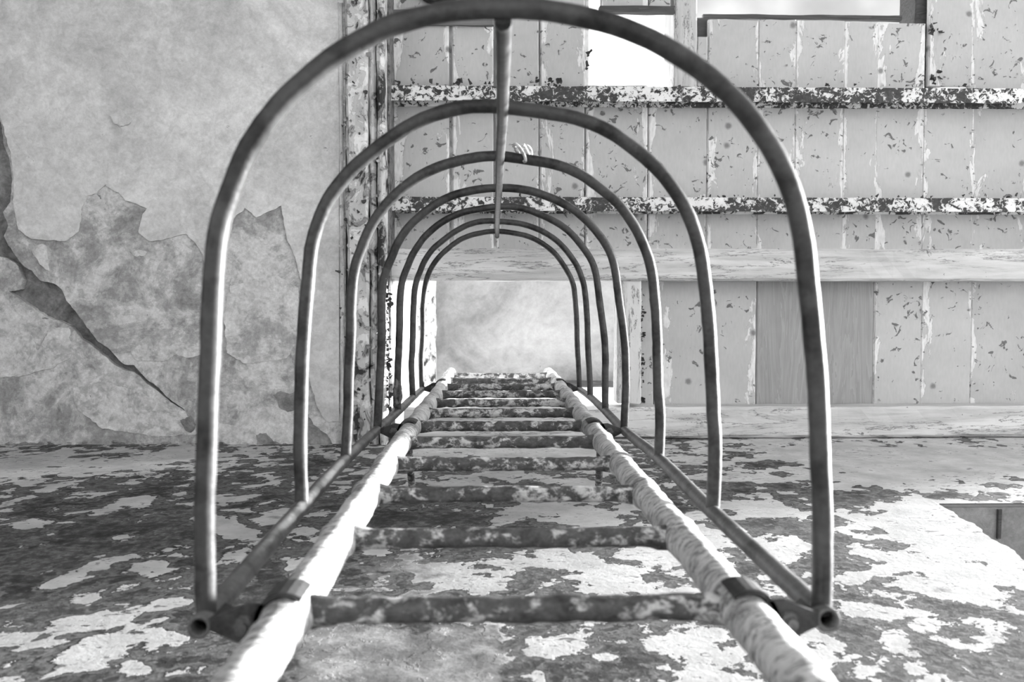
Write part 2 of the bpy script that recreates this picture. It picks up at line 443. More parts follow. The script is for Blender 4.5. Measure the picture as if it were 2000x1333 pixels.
# broad tendencies seen in the photograph
pale -= .035*region(-400, 620, 960, 1400)
pale += .10*region(-400, 500, 860, 945, 60, 12)
pale += .02*region(-400, 150, 1140, 1400)
pale += .22*region(1450, 3000, 850, 945, 60, 14)
pale += .10*region(1200, 1600, 850, 900, 60, 10)
pale += .17*region(1700, 3000, 960, 1120, 60, 25)
pale += .05*region(1200, 3000, 1000, 1160)
pale += .03*region(1380, 3000, 1140, 1500)
grit += .26*region(1450, 3000, 1120, 1500) + .2*region(980, 1500, 1130, 1500)
pale -= .07*region(-100, 330, 1010, 1080, 50, 14)
pale += .30*region(780, 1165, 870, 896, 10, 3)                        # paler strip under the timber
for b in [(455, 1035, 52, 17, .25, .5), (420, 1018, 30, 8, .2, .3), (165, 1218, 60, 13, -.15, .5), (210, 1256, 34, 14, 0, .5),
          (120, 1136, 42, 9, -.2, .45), (300, 1106, 32, 8, -.05, .45), (198, 1108, 24, 7, -.1, .4), (30, 1248, 42, 14, 0, .4),
          (40, 1180, 50, 10, -.1, .35), (330, 1178, 34, 9, -.2, .45), (60, 905, 70, 14, -.15, .35), (330, 895, 120, 8, -.1, .3),
          (240, 1050, 22, 8, 0, .35), (55, 1025, 36, 9, 0, .3), (540, 1005, 28, 13, -.3, .4), (490, 1098, 14, 6, 0, .5),
          (250, 985, 40, 7, -.2, .3), (160, 1290, 50, 20, -.4, .4), (335, 1245, 30, 7, .2, .4), (260, 1298, 16, 8, 0, .3),
          (1055, 994, 70, 12, 0, .45), (1140, 1018, 75, 11, 0, .45), (985, 1020, 30, 10, -.3, .3), (1100, 1095, 44, 13, 0, .5),
          (1190, 1135, 48, 24, 0, .5), (870, 1130, 50, 16, .2, .35), (960, 1145, 40, 9, -.3, .35), (740, 1078, 30, 8, 0, .3),
          (1095, 1262, 42, 16, 0, .55), (1185, 1284, 24, 9, 0, .4), (1330, 1255, 60, 13, 0, .5), (1290, 1090, 40, 16, 0, .4),
          (890, 948, 60, 8, .1, .3), (1000, 925, 70, 7, .1, .3), (1180, 925, 36, 6, 0, .3), (1120, 940, 50, 6, .1, .3),
          (1470, 935, 60, 6, 0, .4), (1480, 995, 50, 10, .1, .4), (1520, 1075, 44, 12, -.1, .45), (1370, 1050, 40, 12, 0, .4),
          (1900, 1045, 120, 40, .3, .4), (1668, 1130, 26, 10, 0, .5), (1740, 1112, 40, 8, -.2, .4), (1700, 1195, 60, 12, .1, .5),
          (1740, 1250, 30, 12, .3, .35), (1860, 1160, 60, 12, .3, .3), (1940, 1240, 40, 30, .3, .3), (1560, 1225, 60, 10, .5, .45),
          (1400, 1290, 80, 30, 0, .2), (1860, 910, 160, 24, 0, .25), (1680, 900, 120, 18, 0, .25)]:
    pale += b[5]*blob(*b[:5])
for b in [(172, 1221, 18, 4, -.2, .5), (395, 1045, 40, 10, .2, .3), (1480, 1028, 60, 9, 0, .3), (1660, 972, 90, 10, 0, .3), (1840, 968, 80, 7, .05, .3),
          (1500, 908, 60, 7, 0, .3), (1560, 950, 50, 8, 0, .25), (1620, 1060, 50, 9, 0, .25), (1650, 1105, 60, 10, 0, .22),
          (1890, 1190, 90, 10, .25, .25), (1770, 1160, 60, 8, .2, .2), (1150, 1180, 40, 10, 0, .2), (1040, 1180, 60, 8, 0, .3),
          (840, 1015, 80, 10, 0, .3), (1000, 1030, 40, 8, 0, .2), (700, 1020, 40, 14, 0, .3), (530, 1170, 30, 40, 0, .3), (620, 905, 40, 12, 0, .25),
          (1960, 1290, 60, 30, 0, .15), (1500, 1290, 50, 14, 0, .12)]:
    pale -= b[5]*blob(*b[:5])
bare = .9*region(590, 985, 1225, 1500, 14, 10) + .55*region(640, 900, 1080, 1180, 30, 16) + .3*f2 + .35*f1 + .25*f3
hid = np.zeros((NZ-1, NX-1), bool); hid[zn0:kn, jc:xnr] = True
idx = np.arange(NX*NZ).reshape(NZ, NX)
q = np.stack([idx[:-1, :-1], idx[:-1, 1:], idx[1:, 1:], idx[1:, :-1]], -1)[~hid]
me = bpy.data.meshes.new('wall_back')
me.from_pydata(verts.tolist(), [], q.tolist()); me.update()
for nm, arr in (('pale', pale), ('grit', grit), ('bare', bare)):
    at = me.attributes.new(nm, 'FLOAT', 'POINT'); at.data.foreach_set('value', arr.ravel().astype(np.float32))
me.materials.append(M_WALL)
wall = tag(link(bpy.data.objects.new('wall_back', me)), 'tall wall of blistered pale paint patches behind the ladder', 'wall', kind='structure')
# body of the wall and lining of the niche
XN1 = float(xs[xnr]); ZN0 = float(zs[zn0]); YB = YW+.45
bm = bmesh.new(); e = .004
add_box(bm, (XL, YW+e, -.2), (XJ-.16, YB, H+Z_TOP)); add_box(bm, (XJ-.16, YW+e, H+ZN+.01), (XR+.3, YB, H+Z_TOP))
add_box(bm, (XN1+.02, YW+e, -.2), (XR+.3, YB, H+ZN+.01)); add_box(bm, (XJ-.16, YW+e, -.2), (XN1+.02, YB, H+ZN0-.01))
under(bm_obj('masonry_core', bm, M_PLAIN), wall)
V = []; FA = []
zz = [z for z in zs[zn0:kn+1]]; n = len(zz)
for k, z in enumerate(zz):
    xj = XX[zn0+k][jc]
    V += [(xj, YW, z+H), (xj+.03, YB-.02, z+H)]
for k in range(n-1): FA.append((2*k, 2*k+1, 2*k+3, 2*k+2))
o = mesh_obj('niche_jamb', V, FA, M_CONC); under(o, wall)
xh = XX[kn][jc]
for nm, lo, hi in (('niche_head', (xh-.01, YW+.012, H+ZN-.004), (XN1+.02, YB, H+ZN+.02)), ('niche_back', (XJ-.15, YB-.06, H+ZN0), (XN1+.02, YB-.02, H+ZN)),
                   ('niche_sill', (XJ-.15, YW+.012, H+ZN0-.03), (XN1, YB, H+ZN0)), ('niche_reveal', (XN1, YW+.012, H+ZN0), (XN1+.03, YB, H+ZN))):
    bm = bmesh.new(); add_box(bm, lo, hi); under(bm_obj(nm, bm, M_CONC), wall)
a, b = P(1951, 996, ZN-.006), P(1951, 1052, ZN-.006)
V, FA = beam_mesh((a.x-.006, a.y, H+ZN-.012), (a.x+.006, b.y, H+ZN-.001), 1, .03, .002, .002)
under(fix_normals(mesh_obj('head_batten', V, FA, M_DARKWOOD)), wall)

# ------------------------------------------------------------------ ceiling
ceil = tag(empty('ceiling', (0, -1, H+Z_PLANK)), 'ruined ceiling of cracked plaster and flaking painted boards', 'ceiling', kind='structure')
X_EDGE_L, X_EDGE_R = 655, 760
zp = Z_PLASTER
# plaster part: core with broken layers hanging from it
a = P(X_EDGE_L+30, 0, zp); bm = bmesh.new(); add_box(bm, (XL, -2.1, H+zp+.038), (a.x, YW+.1, H+Z_TOP)); under(bm_obj('plaster_core', bm, M_RECESS), ceil)
edge = lambda a, b: (a.x < -50 and b.x < -50) or (a.y < -150 and b.y < -150) or (a.y > 868 and b.y > 868) or (a.x > 650 and b.x > 650)
TOPY = -200
crack = [(-160, 420), (-80, 450), (-2, 452), (14, 475), (30, 500), (47, 522), (62, 530), (78, 548), (108, 555), (120, 566), (130, 588), (150, 612), (170, 640), (192, 668),
         (214, 682), (232, 704), (244, 713), (262, 714), (276, 730), (292, 746), (310, 757), (322, 772), (337, 784)]
low = [(337, 788), (325, 779), (308, 764), (295, 756), (275, 738), (262, 727), (240, 723), (222, 712), (205, 697), (186, 682), (176, 672), (160, 664), (140, 640),
       (120, 628), (96, 622), (70, 606), (48, 590), (28, 578), (18, 570), (40, 566), (44, 548), (36, 520), (16, 505), (-6, 500), (-80, 500), (-160, 480)]
up_poly = [(-160, TOPY), (X_EDGE_L+20, TOPY), (X_EDGE_L+20, 878), (400, 878), (360, 800)] + list(reversed(crack))[0:]
# void at the broken left border of the upper plaster
up_poly = up_poly[:-3] + [(8, 462), (16, 440), (6, 415), (20, 395), (24, 350), (18, 310), (8, 285), (2, 240), (-8, 215), (-160, 190)]
slab('render_coat', up_poly, zp, .055, M_RENDER, ceil, 1.6, 5, 1, edge)
slab('render_coat', [(-160, 480)] + list(reversed(low))[1:] + [(362, 803), (402, 880), (-160, 880)], zp+.006, .05, M_RENDER, ceil, 1.8, 5, 2, edge)
skim = [(-160, TOPY), (662, TOPY), (662, 822), (640, 826), (628, 812), (618, 790), (604, 740), (596, 660), (590, 600), (588, 548), (576, 500), (560, 466), (549, 402),
        (530, 412), (500, 425), (478, 407), (456, 428), (446, 470), (428, 505), (404, 532), (395, 495), (380, 474), (364, 457), (345, 460), (330, 466), (292, 473), (270, 454),
        (276, 425), (286, 408), (262, 396), (245, 392), (232, 376), (222, 374), (205, 359), (188, 378), (170, 383), (158, 406), (156, 432), (152, 452), (128, 471), (60, 467), (36, 448), (26, 405),
        (26, 350), (21, 300), (10, 262), (3, 235), (-8, 205), (-160, 180)]
slab('skim_coat', skim, zp-.007, .008, M_SKIM, ceil, 2.2, 4, 3, edge)
for i, (pl, mt, th) in enumerate([
        ([(255, 690), (262, 672), (285, 658), (318, 642), (350, 640), (362, 652), (392, 648), (398, 690), (372, 700), (345, 694), (318, 706), (290, 704), (268, 706)], M_LIGHT_RENDER, .004),
        ([(450, 560), (500, 545), (540, 538), (582, 562), (586, 660), (560, 700), (480, 712), (444, 690), (436, 620)], M_LIGHT_RENDER, .003),
        ([(60, 476), (90, 480), (92, 500), (95, 530), (82, 520), (66, 500)], M_LIGHT_RENDER, .004),
        ([(255, 492), (270, 488), (286, 492), (284, 500), (264, 502)], M_LIGHT_RENDER, .003),
        ([(0, 660), (60, 655), (72, 690), (100, 640), (135, 640), (138, 700), (100, 720), (40, 735), (-40, 740), (-100, 700)], M_LIGHT_RENDER, .004),
        ([(428, 826), (455, 832), (498, 829), (524, 832), (540, 850), (566, 866), (560, 884), (470, 884), (426, 858)], M_LIGHT_RENDER, .006),
        ([(140, 760), (200, 745), (280, 770), (330, 800), (380, 806), (384, 850), (300, 852), (200, 838), (150, 800)], M_LIGHT_RENDER, .003),
        ([(534, 772), (548, 764), (566, 770), (580, 762), (578, 800), (562, 806), (546, 796)], M_RECESS, .002),
        ([(352, 822), (372, 812), (384, 830), (372, 846), (360, 838)], M_RECESS, .002),
        ([(500, 850), (520, 846), (534, 862), (560, 872), (556, 884), (505, 882)], M_RECESS, .0075),
        ([(596, 800), (612, 830), (636, 848), (652, 872), (650, 884), (594, 884)], M_RECESS, .004)]):
    slab('plaster_patch', pl, zp-th+(.006 if pl[0][0] < 250 and pl[0][1] > 640 else 0), th+.003, mt, ceil, 3, 4, 10+i)
# the small hole knocked into the skim coat, as a dished chip
slab('plaster_chip', [(214, 226), (228, 220), (244, 221), (258, 232), (250, 243), (234, 247), (222, 240)], zp-.016, .012, M_SKIM, ceil, 2, 3, 21)
# crumbs of render along the wall line
bm = bmesh.new()
for i in range(46):
    c = P(random.uniform(-20, 640), random.gauss(868, 2), zp-.003); r = random.uniform(.004, .013)
    for v in bmesh.ops.create_icosphere(bm, subdivisions=1, radius=r)['verts']:
        v.co = Vector((v.co.x*1.7, v.co.y*.7, v.co.z*.5))*(1+.5*mn.noise(v.co*90+Vector((i, 0, 0))))+c
tag(under(bm_obj('render_crumbs', bm, M_RECESS), ceil), kind='stuff')

# moulded border between plaster and boards
def strip(name, x0, x1, y0, y1, z, top, mat, seed, jit=.006, parent=ceil):
    a, b = P(x0, y0, z), P(x1, y1, z)
    V, FA = beam_mesh((min(a.x, b.x), min(a.y, b.y), H+z), (max(a.x, b.x), max(a.y, b.y), H+top), 1, .03, jit, .012, seed)
    return under(fix_normals(mesh_obj(name, V, FA, mat)), parent)
border = tag(empty('border_beam', P(700, 200, zp-.03)), 'old border beam in curling white paint between plaster and boards', 'beam')
strip('bead', 657, 674, -200, 880, zp-.012, zp+.05, M_SKIM, 31, .004, border)
strip('beam_face', 672, 722, -200, 884, zp-.035, Z_TOP, M_EDGE, 32, .008, border)
strip('groove_strip', 718, 738, -200, 886, zp-.01, Z_TOP, M_EDGE, 33, .006, border)
strip('moulding', 734, 755, -200, 888, zp-.03, Z_TOP, M_EDGE, 34, .006, border)
M_SIDE = mat_metal('bare_edge_wood', .04, .2, 22, .8, .1)
strip('beam_side', 752, 764, -200, 890, zp+.06, Z_TOP, M_SIDE, 35, .008, border)

# boards
TY = -330                                          # far end of the boards (px row above the frame)
def plank(x0, x1, y0, y1, mat=M_PLANK, seed=0, dz=0., rag0=0., rag1=0., tongue=True, z=Z_PLANK):
    """one board: chamfered underside and a tongue that slides over its neighbour"""
    a, b = P(x0, y0, z), P(x1, y1, z); xa, xb = a.x+.0048, b.x-.0048; ya, yb = a.y, b.y; n = 14
    r = random.Random(seed); z0 = H+z+dz; ch = .006; tg = xb+.02 if tongue else xb
    prof = [(xa, z0+ch), (xa+ch, z0), ((xa*2+xb)/3, z0), ((xa+2*xb)/3, z0), (xb-ch, z0), (xb, z0+ch), (xb, z0+.026), (tg, z0+.027), (tg, z0+.032), (xb, z0+.035), (xa, z0+.0255)]
    m = len(prof); V = []; FA = []
    for i in range(n+1):
        for j, (x, zz) in enumerate(prof):
            y = ya+(yb-ya)*i/n
            if i == 0: y += rag0*mn.noise(Vector((x*40, seed, 1)))
            if i == n: y += rag1*mn.noise(Vector((x*40, seed, 2)))
            w = .0015*mn.noise(Vector((y*8, seed+j*(j in (0, 1, 4, 5)), 4)))
            V.append((x+(w if j in (0, 1, 4, 5) else 0), y, zz+.002*mn.noise(Vector((y*3, x*5, seed)))))
    for i in range(n):
        for j in range(m):
            j2 = (j+1) % m; FA.append((i*m+j, i*m+j2, (i+1)*m+j2, (i+1)*m+j))
    FA.append(tuple(range(m))); FA.append(tuple(n*m+j for j in reversed(range(m))))
    return under(fix_normals(mesh_obj('plank', V, FA, mat)), ceil)
JX = [762, 880, 966, 1054, 1143, 1266, 1382, 1480, 1553, 1647, 1712, 1803, 1901, 2010, 2105, 2210]
TOPS = {1143: 166, 1266: 170, 1382: 38, 1480: 38, 1553: 40, 1647: 42, 1712: 46}
for i in range(len(JX)-1):
    x0, x1 = JX[i], JX[i+1]; top = TOPS.get(x0, TY); rag = .01 if x0 in TOPS else 0
    if x0 == 1803:
        plank(1820, x1, TY, 168, M_PLANK_FLAKED, i, .0)
        plank(1803, x1, 176, 490, M_PLANK, i+60, .0)
        continue
    plank(x0, x1, top, 490 if x0 > 1200 or x0 < 700 else 490, M_PLANK_FLAKED if x0 > 1890 else M_PLANK, i, random.uniform(0, .006), rag, 0, x0 != 1712)
for i, (x0, x1, mt) in enumerate([(1226, 1278, M_PLANK), (1278, 1477, M_PLANK), (1477, 1592, M_NEWWOOD), (1592, 1707, M_NEWWOOD), (1707, 1799, M_PLANK), (1799, 1896, M_PLANK), (1896, 2010, M_PLANK_FLAKED), (2010, 2110, M_PLANK), (2110, 2210, M_PLANK)]):
    plank(x0, x1, 535, 812, mt, 80+i, .004 if mt is M_NEWWOOD else 0)
# stubs of broken boards beyond the gap
plank(1172, 1268, TY, 14, M_PLANK, 101, 0, 0, .02); plank(1268, 1312, TY, 14, M_PLANK, 102, 0, 0, .02)
plank(1360, 1384, 72, 168, M_PLANK, 103, .0)
# boards out of sight of the gap, closing the room
a = P(762, TY, Z_PLANK); b = P(2210, TY, Z_PLANK)
bm = bmesh.new(); add_box(bm, (XL, YF-.3, H+Z_PLANK), (XR+.3, a.y+.02, H+Z_TOP)); add_box(bm, (b.x-.02, a.y, H+Z_PLANK), (XR+.3, YB, H+Z_TOP))
under(bm_obj('ceiling_field', bm, M_PLAIN), ceil)

# ------------------------------------------------------------------ beams and timbers under the boards
def xbeam(name, x0, y0, x1, y1, z, top, mat, label, jit=.004, bev=.008, seed=0):
    """timber along x whose underside covers px rows y0..y1"""
    a, b = P(x0, y0, z), P(x1, y1, z); c = P(x1, y0, z)
    V, FA = beam_mesh((0, 0, 0), (b.x-a.x, b.y-a.y, top-z), 0, .05, jit, bev, seed)
    sl = 0.
    o = fix_normals(mesh_obj(name, [Vector(v)+Vector((a.x, a.y, H+z)) for v in V], FA, mat))
    return tag(o, label, 'beam')
def ibeam(y0, y1, label, seed):
    a, b = P(756, y0, Z_IRON), P(2150, y1, Z_IRON); ya = P(1000, y0, Z_IRON).y; yb = P(1000, y1, Z_IRON).y
    xm = XR; zt = H+Z_PLANK-.001; zb = H+Z_IRON; yc = (ya+yb)/2; t = .009; wv = .005
    prof = [(ya, zb), (ya*.66+yb*.34, zb), (ya*.34+yb*.66, zb), (yb, zb), (yb, zb+t), (yc+wv, zb+t*1.6), (yc+wv, zt-t*1.6), (yb, zt-t), (yb, zt), (ya, zt), (ya, zt-t), (yc-wv, zt-t*1.6), (yc-wv, zb+t*1.6), (ya, zb+t)]
    m = len(prof); n = 140; V = []; FA = []
    for i in range(n+1):
        x = a.x+(xm-a.x)*i/n
        for j, (y, z) in enumerate(prof):
            k = Vector((x*14+seed, j*2.3, seed)); V.append((x, y+.003*mn.noise(k), z+.003*mn.noise(k+Vector((5, 5, 5)))*(z < zt-.02)))
    for i in range(n):
        for j in range(m):
            j2 = (j+1) % m; FA.append((i*m+j, i*m+j2, (i+1)*m+j2, (i+1)*m+j))
    FA.append(tuple(range(m))); FA.append(tuple(n*m+j for j in reversed(range(m))))
    return tag(fix_normals(mesh_obj('iron_beam', V, FA, M_IRON)), label, 'beam')
ib1 = ibeam(168, 197, 'rusty iron beam with speckled white paint beside the sky gap in the boards', 1)
ib2 = ibeam(385, 412, 'rusty iron beam with speckled white paint next to the wide wooden beam', 2)
tb1 = xbeam('timber_beam', 762, 485, 2205, 549, Z_TIMBER, Z_PLANK, M_TIMBER, 'wide pale wooden beam along the far edge of the hatch', .004, .01, 3)
a = P(756, 806, Z_TIMBER)
tb2 = xbeam('timber_plate', 790, 797, 2205, 853, Z_TIMBER, Z_PLANK, M_TIMBER, 'pale wooden beam lying along the wall between hatch and ladder wall', .005, .01, 5)
def ybeam(name, x0, x1, y0, y1, z, top, mat, label, seed, jit=.004):
    o = strip(name, x0, x1, y0, y1, z, top, mat, seed, jit, None) if False else None
    a, b = P(x0, y0, z), P(x1, y1, z)
    V, FA = beam_mesh((a.x, a.y, H+z), (b.x, b.y, H+top), 1, .04, jit, .006, seed)
    return tag(fix_normals(mesh_obj(name, V, FA, mat)), label, 'beam')
ybeam('hatch_trimmer', 1206, 1252, 548, 788, Z_TIMBER+.02, Z_PLANK-.002, M_TIMBER_Y, 'short pale trimmer timber closing the side of the hatch', 7)
ybeam('joist', 1320, 1361, TY, 168, Z_PLANK-.005, Z_PLANK+.235, M_TIMBER_Y, 'short pale joist standing between the two gaps in the boards', 8, .003)
ybeam('gap_joist', 1794, 1832, TY, 470, Z_PLANK+.04, Z_PLANK+.2, M_DARKWOOD, 'dark joist seen in the slit between flaking boards', 9)
def batten(x0, x1, y0, y1, z, th, mat, label, seed):
    a, b = P(x0, y0, z), P(x1, y1, z)
    V, FA = beam_mesh((a.x, a.y, H+z), (b.x, b.y, H+z+th), 0, .03, .004, .004, seed)
    return tag(fix_normals(mesh_obj('batten', V, FA, mat)), label, 'batten')
batten(766, 963, 18, 49, Z_PLANK-.022, .022, mat_wood('grey_batten', .10, .22, 'X'), 'dark grey batten nailed across the boards beside the border beam', 41)
batten(1172, 1318, 10, 24, Z_PLANK-.02, .045, M_DARKWOOD, 'dark batten along the broken board ends over the sky gap', 42)
batten(1374, 1762, 27, 39, Z_PLANK+.03, .03, M_DARKWOOD, 'long dark batten lying on the broken board tops', 43)
batten(1358, 1386, 34, 74, Z_PLANK+.03, .03, M_DARKWOOD, 'short dark block in the notch beside the pale joist', 44)
# round fitting at the ceiling
bm = bmesh.new(); c = P(858, -44, Z_PLANK-.02)
bmesh.ops.create_uvsphere(bm, u_segments=28, v_segments=14, radius=.125)
for v in bm.verts: v.co.z = v.co.z*.45 if v.co.z < 0 else v.co.z*.12
for v in bm.verts: v.co += c-Vector((0, 0, 0))
ft = tag(bm_obj('ceiling_bowl', bm, M_BRACKET, None, True), 'dark round bowl-shaped fitting under the boards', 'fitting')

# loose paint curls along joints and beams
M_FLAKE = mat_plaster('paint_flake', [(.3, .16), (.5, .3), (.7, .5)], 9., .3, 11.)
M_FLAKE_D = mat_plaster('dark_flake', [(.3, .03), (.7, .09)], 9., .3, 12.)
def curls(name, spots, mat, parent, size=(.008, .03), droop=1.):
    bm = bmesh.new()
    for (x, y, z) in spots:
        c = P(x, y, z); L = random.uniform(*size); W = L*random.uniform(.35, .9); an = random.uniform(0, 6.28)
        ux = Vector((math.cos(an), math.sin(an), 0)); uy = Vector((-math.sin(an), math.cos(an), 0)); k = random.uniform(.8, 2.2)*droop
        rows = []
        for i in range(5):
            t = i/4; th = k*t; pos = c+ux*(L*math.sin(th)/k)-Vector((0, 0, 1))*(L*(1-math.cos(th))/k)
            ww = W*(1-.6*t)*(1+.3*random.uniform(-1, 1))
            rows.append([bm.verts.new(pos+uy*ww*.5*s+Vector((0, 0, 0))) for s in (-1, .1, 1)])
        for i in range(4):
            for j in range(2): bm.faces.new((rows[i][j], rows[i][j+1], rows[i+1][j+1], rows[i+1][j]))
    o = bm_obj(name, bm, mat); under(o, parent); return tag(o, kind='stuff')
sp = []
for jx in JX[1:-1]:
    for seg in ((20, 160), (215, 378), (415, 480)):
        if seg[0] < 100 and 1143 <= jx < 1300: continue
        for k in range(random.randint(2, 6)): sp.append((jx+random.gauss(0, 7), random.uniform(max(seg[0], 45 if jx > 1380 else 55), seg[1]), Z_PLANK))
for jx in (1278, 1707, 1799, 1896):
    for k in range(8): sp.append((jx+random.gauss(0, 6), random.uniform(552, 785), Z_PLANK))
for k in range(16): sp.append((random.uniform(1825, 1995), random.uniform(10, 160), Z_PLANK))
curls('paint_curls', sp, M_FLAKE, ceil, (.004, .014))
SPX = [(random.uniform(1816, 1838), y+random.gauss(0, 6), Z_PLANK) for y in (55, 62, 150, 156) for _ in range(6)]
sp = [(random.uniform(1250, 1257), random.choice((580, 610, 655, 700, 740, 790))+random.gauss(0, 10), Z_PLANK-.01) for _ in range(60)]
curls('dark_paint_curls', sp, M_FLAKE_D, ceil, (.006, .024))
sp = SPX + [(random.uniform(770, 960), 163+random.gauss(0, 2), Z_PLANK-.03) for _ in range(12)] + [(random.uniform(1045, 1100), 158+random.gauss(0, 3), Z_PLANK-.04) for _ in range(9)] + [(1146+random.gauss(0, 2), y, Z_PLANK) for y in (106, 108, 130, 132)]
curls('dark_paint_curls', sp, M_FLAKE_D, ceil, (.010, .036))
for bx, (ya, yb), sd in ((border, (0, 860), 3),):
    sp = [(random.uniform(664, 756), random.uniform(ya, yb), zp-.034 if True else 0) for _ in range(170)]
    curls('paint_curls', sp, M_FLAKE, border, (.008, .03))
    sp = [(random.uniform(664, 720), random.uniform(ya, yb), zp-.036) for _ in range(40)] + [(random.uniform(750, 763), random.uniform(560, 800), zp-.01) for _ in range(130)]
    curls('dark_paint_curls', sp, M_FLAKE_D, border, (.008, .028))
for ibm, yy in ((ib1, (167, 198)), (ib2, (384, 413))):
    sp = [(random.uniform(770, 1990), random.choice(yy)+random.gauss(0, 1.5), Z_IRON+.004) for _ in range(60)]
    curls('rust_flakes', sp, M_FLAKE_D, ibm, (.006, .022))

# ------------------------------------------------------------------ what shows through hatch and gaps
zr = 6.4
rp_ = slab('roof_panel', [(846, 430), (1230, 430), (1230, 752), (846, 752)], zr, .06, M_ROOFPANEL, None, 0)
tag(rp_, 'stained pale roof panel high above the open hatch', 'panel')
a, b = P(814, 430, zr-.12), P(850, 752, zr-.12)
V, FA = beam_mesh((a.x, a.y, H+zr-.12), (b.x, b.y, H+zr+.1), 1, .05, .02, .015, 51)
tag(fix_normals(mesh_obj('roof_rafter', V, FA, M_EDGE)), 'flaking rafter along the edge of the roof panel above the hatch', 'beam')
a, b = P(1108, 748, zr-.2), P(1240, 758, zr-.2)
V, FA = beam_mesh((a.x, a.y, H+zr-.2), (b.x, b.y, H+zr), 0, .05, .015, .01, 52)
tag(fix_normals(mesh_obj('roof_purlin', V, FA, M_DARKWOOD)), 'dark purlin end below the roof panel above the hatch', 'beam')
sh = tag(slab('roof_sheet', [(1330, -160), (1776, -160), (1776, 110), (1330, 110)], 5.2, .004, M_SHEET, None, 0), 'wide milky roof sheet above the gap in the boards', 'roof sheet')
sh = tag(slab('roof_sheet', [(1778, -160), (1900, -160), (1900, 110), (1778, 110)], 5.215, .004, M_SHEET, None, 0), 'narrow milky roof sheet beside the dark joist', 'roof sheet')
a = P(1775, -160, 5.17); b = P(1775, 110, 5.17)
tag(fix_normals(mesh_obj('sheet_batten', *beam_mesh((a.x-.006, a.y, H+5.17), (a.x+.006, b.y, H+5.2), 1, .1, .001, .002, 53), mat_metal('sheet_bar', .2, .34))), 'thin grey bar where the two milky roof sheets meet', 'batten')

# ------------------------------------------------------------------ the caged ladder
lad = tag(empty('caged_ladder', (0.02, .335, 0)), 'tall steel ladder with hooped safety cage, fixed to the wall', 'ladder')
FY = 566.0
def rail_pt(side, z):
    y = FY/F
    if side < 0: x = -.228+.004*math.sin(z*2.1)
    else: x = .271+.004*math.sin(z*1.7+1)
    return Vector((x, y, z+H))
RUNGS = [.948+.297*i for i in range(-7, 12)]
RUNGS = [z for z in RUNGS if z > -H+.1]
def rail_rad(i, p):
    z = p.z-H; r = .0245
    for q in RUNGS:
        d = (z-q)/.022
        if abs(d) < 4: r += .0035*math.exp(-d*d)
    return r
for s in (-1, 1):
    zs_ = np.arange(-H, 4.47, .012)
    V, FA = tube([rail_pt(s, z) for z in zs_], rail_rad, 28, True, .0028, 38)
    o = mesh_obj('rail', V, FA, M_RAIL, None, True); under(o, lad)
rr = random.Random(4)
for i, z in enumerate(RUNGS):
    a = rail_pt(-1, z+rr.uniform(-.002, .002)); b = rail_pt(1, z+rr.uniform(-.003, .003)); k = 44
    pts = [a.lerp(b, j/k)+Vector((0, .002*mn.noise(Vector((j*.2, i, 0))), .002*mn.noise(Vector((j*.2, i, 5))))) for j in range(k+1)]
    V, FA = tube(pts, lambda q, p: .0145+(.004*math.exp(-((min(abs(p.x-a.x), abs(p.x-b.x))-.02)/.02)**2)), 18, True, .0022, 60)
    under(mesh_obj('rung', V, FA, M_RUNG, None, True), lad)
# hoops
H1 = [(400, 1000), (404, 880), (407, 780), (411, 680), (414, 600), (419, 520), (426, 458), (438, 408), (456, 358), (487, 287), (545, 205), (596, 156), (648, 114), (710, 76), (780, 45), (850, 27),
      (920, 18), (990, 16), (1060, 20), (1131, 31), (1200, 49), (1271, 77), (1332, 112), (1385, 150), (1440, 200), (1489, 262), (1524, 322), (1549, 385), (1567, 460), (1580, 575), (1591, 685), (1598, 790), (1602, 907), (1606, 1020)]
HZ = [.94, 1.40, 1.857, 2.355, 2.80, 3.264, 3.69]
LB = [(402, 1208), (590, 990), (675, 898), (737, 840), (777, 805), (806, 777), (824, 761)]
RB = [(1604, 1198), (1392, 1000), (1287, 896), (1219, 841), (1182, 803), (1153, 776), (1132, 761)]
for i, z in enumerate(HZ):
    k = HZ[0]/z
    wob = lambda j: Vector((mn.noise(Vector((j*.3, i*5, 1))), mn.noise(Vector((j*.3, i*5, 7))), 0))*(.006 if i else 0)
    pts = [P(VPX+(x-VPX)*k, VPY+(y-VPY)*k, z)+wob(j) for j, (x, y) in enumerate(H1)]
    pts = [P(*LB[i], z)]+pts+[P(*RB[i], z)]
    V, FA = tube(smooth_path(pts, .012), .0113, 16, True, .0009, 45)
    under(mesh_obj('hoop', V, FA, M_HOOP, None, True), lad)
for pts_, e0 in ((LB, (388, 1226)), (RB, (1619, 1212))):
    pts = [P(*e0, .912)]+[P(*q, z) for q, z in zip(pts_, HZ)]+[P(*pts_[-1], 3.69)+Vector((0, 0, .04))]
    V, FA = tube(smooth_path(pts, .015), .0125, 18, True, .001, 45, hollow=.05)
    under(mesh_obj('cage_bar', V, FA, M_BAR, None, True), lad)
pts = [P(983, 44, .944), P(981, 224, 1.40), P(976, 318, 1.857), P(974, 378, 2.355), P(972, 413, 2.80), P(971, 441, 3.264), P(971, 462, 3.72)]
under(mesh_obj('cage_strap', *tube(smooth_path(pts, .02), .0092, 16, True, .0007, 40), M_HOOP, None, True), lad)
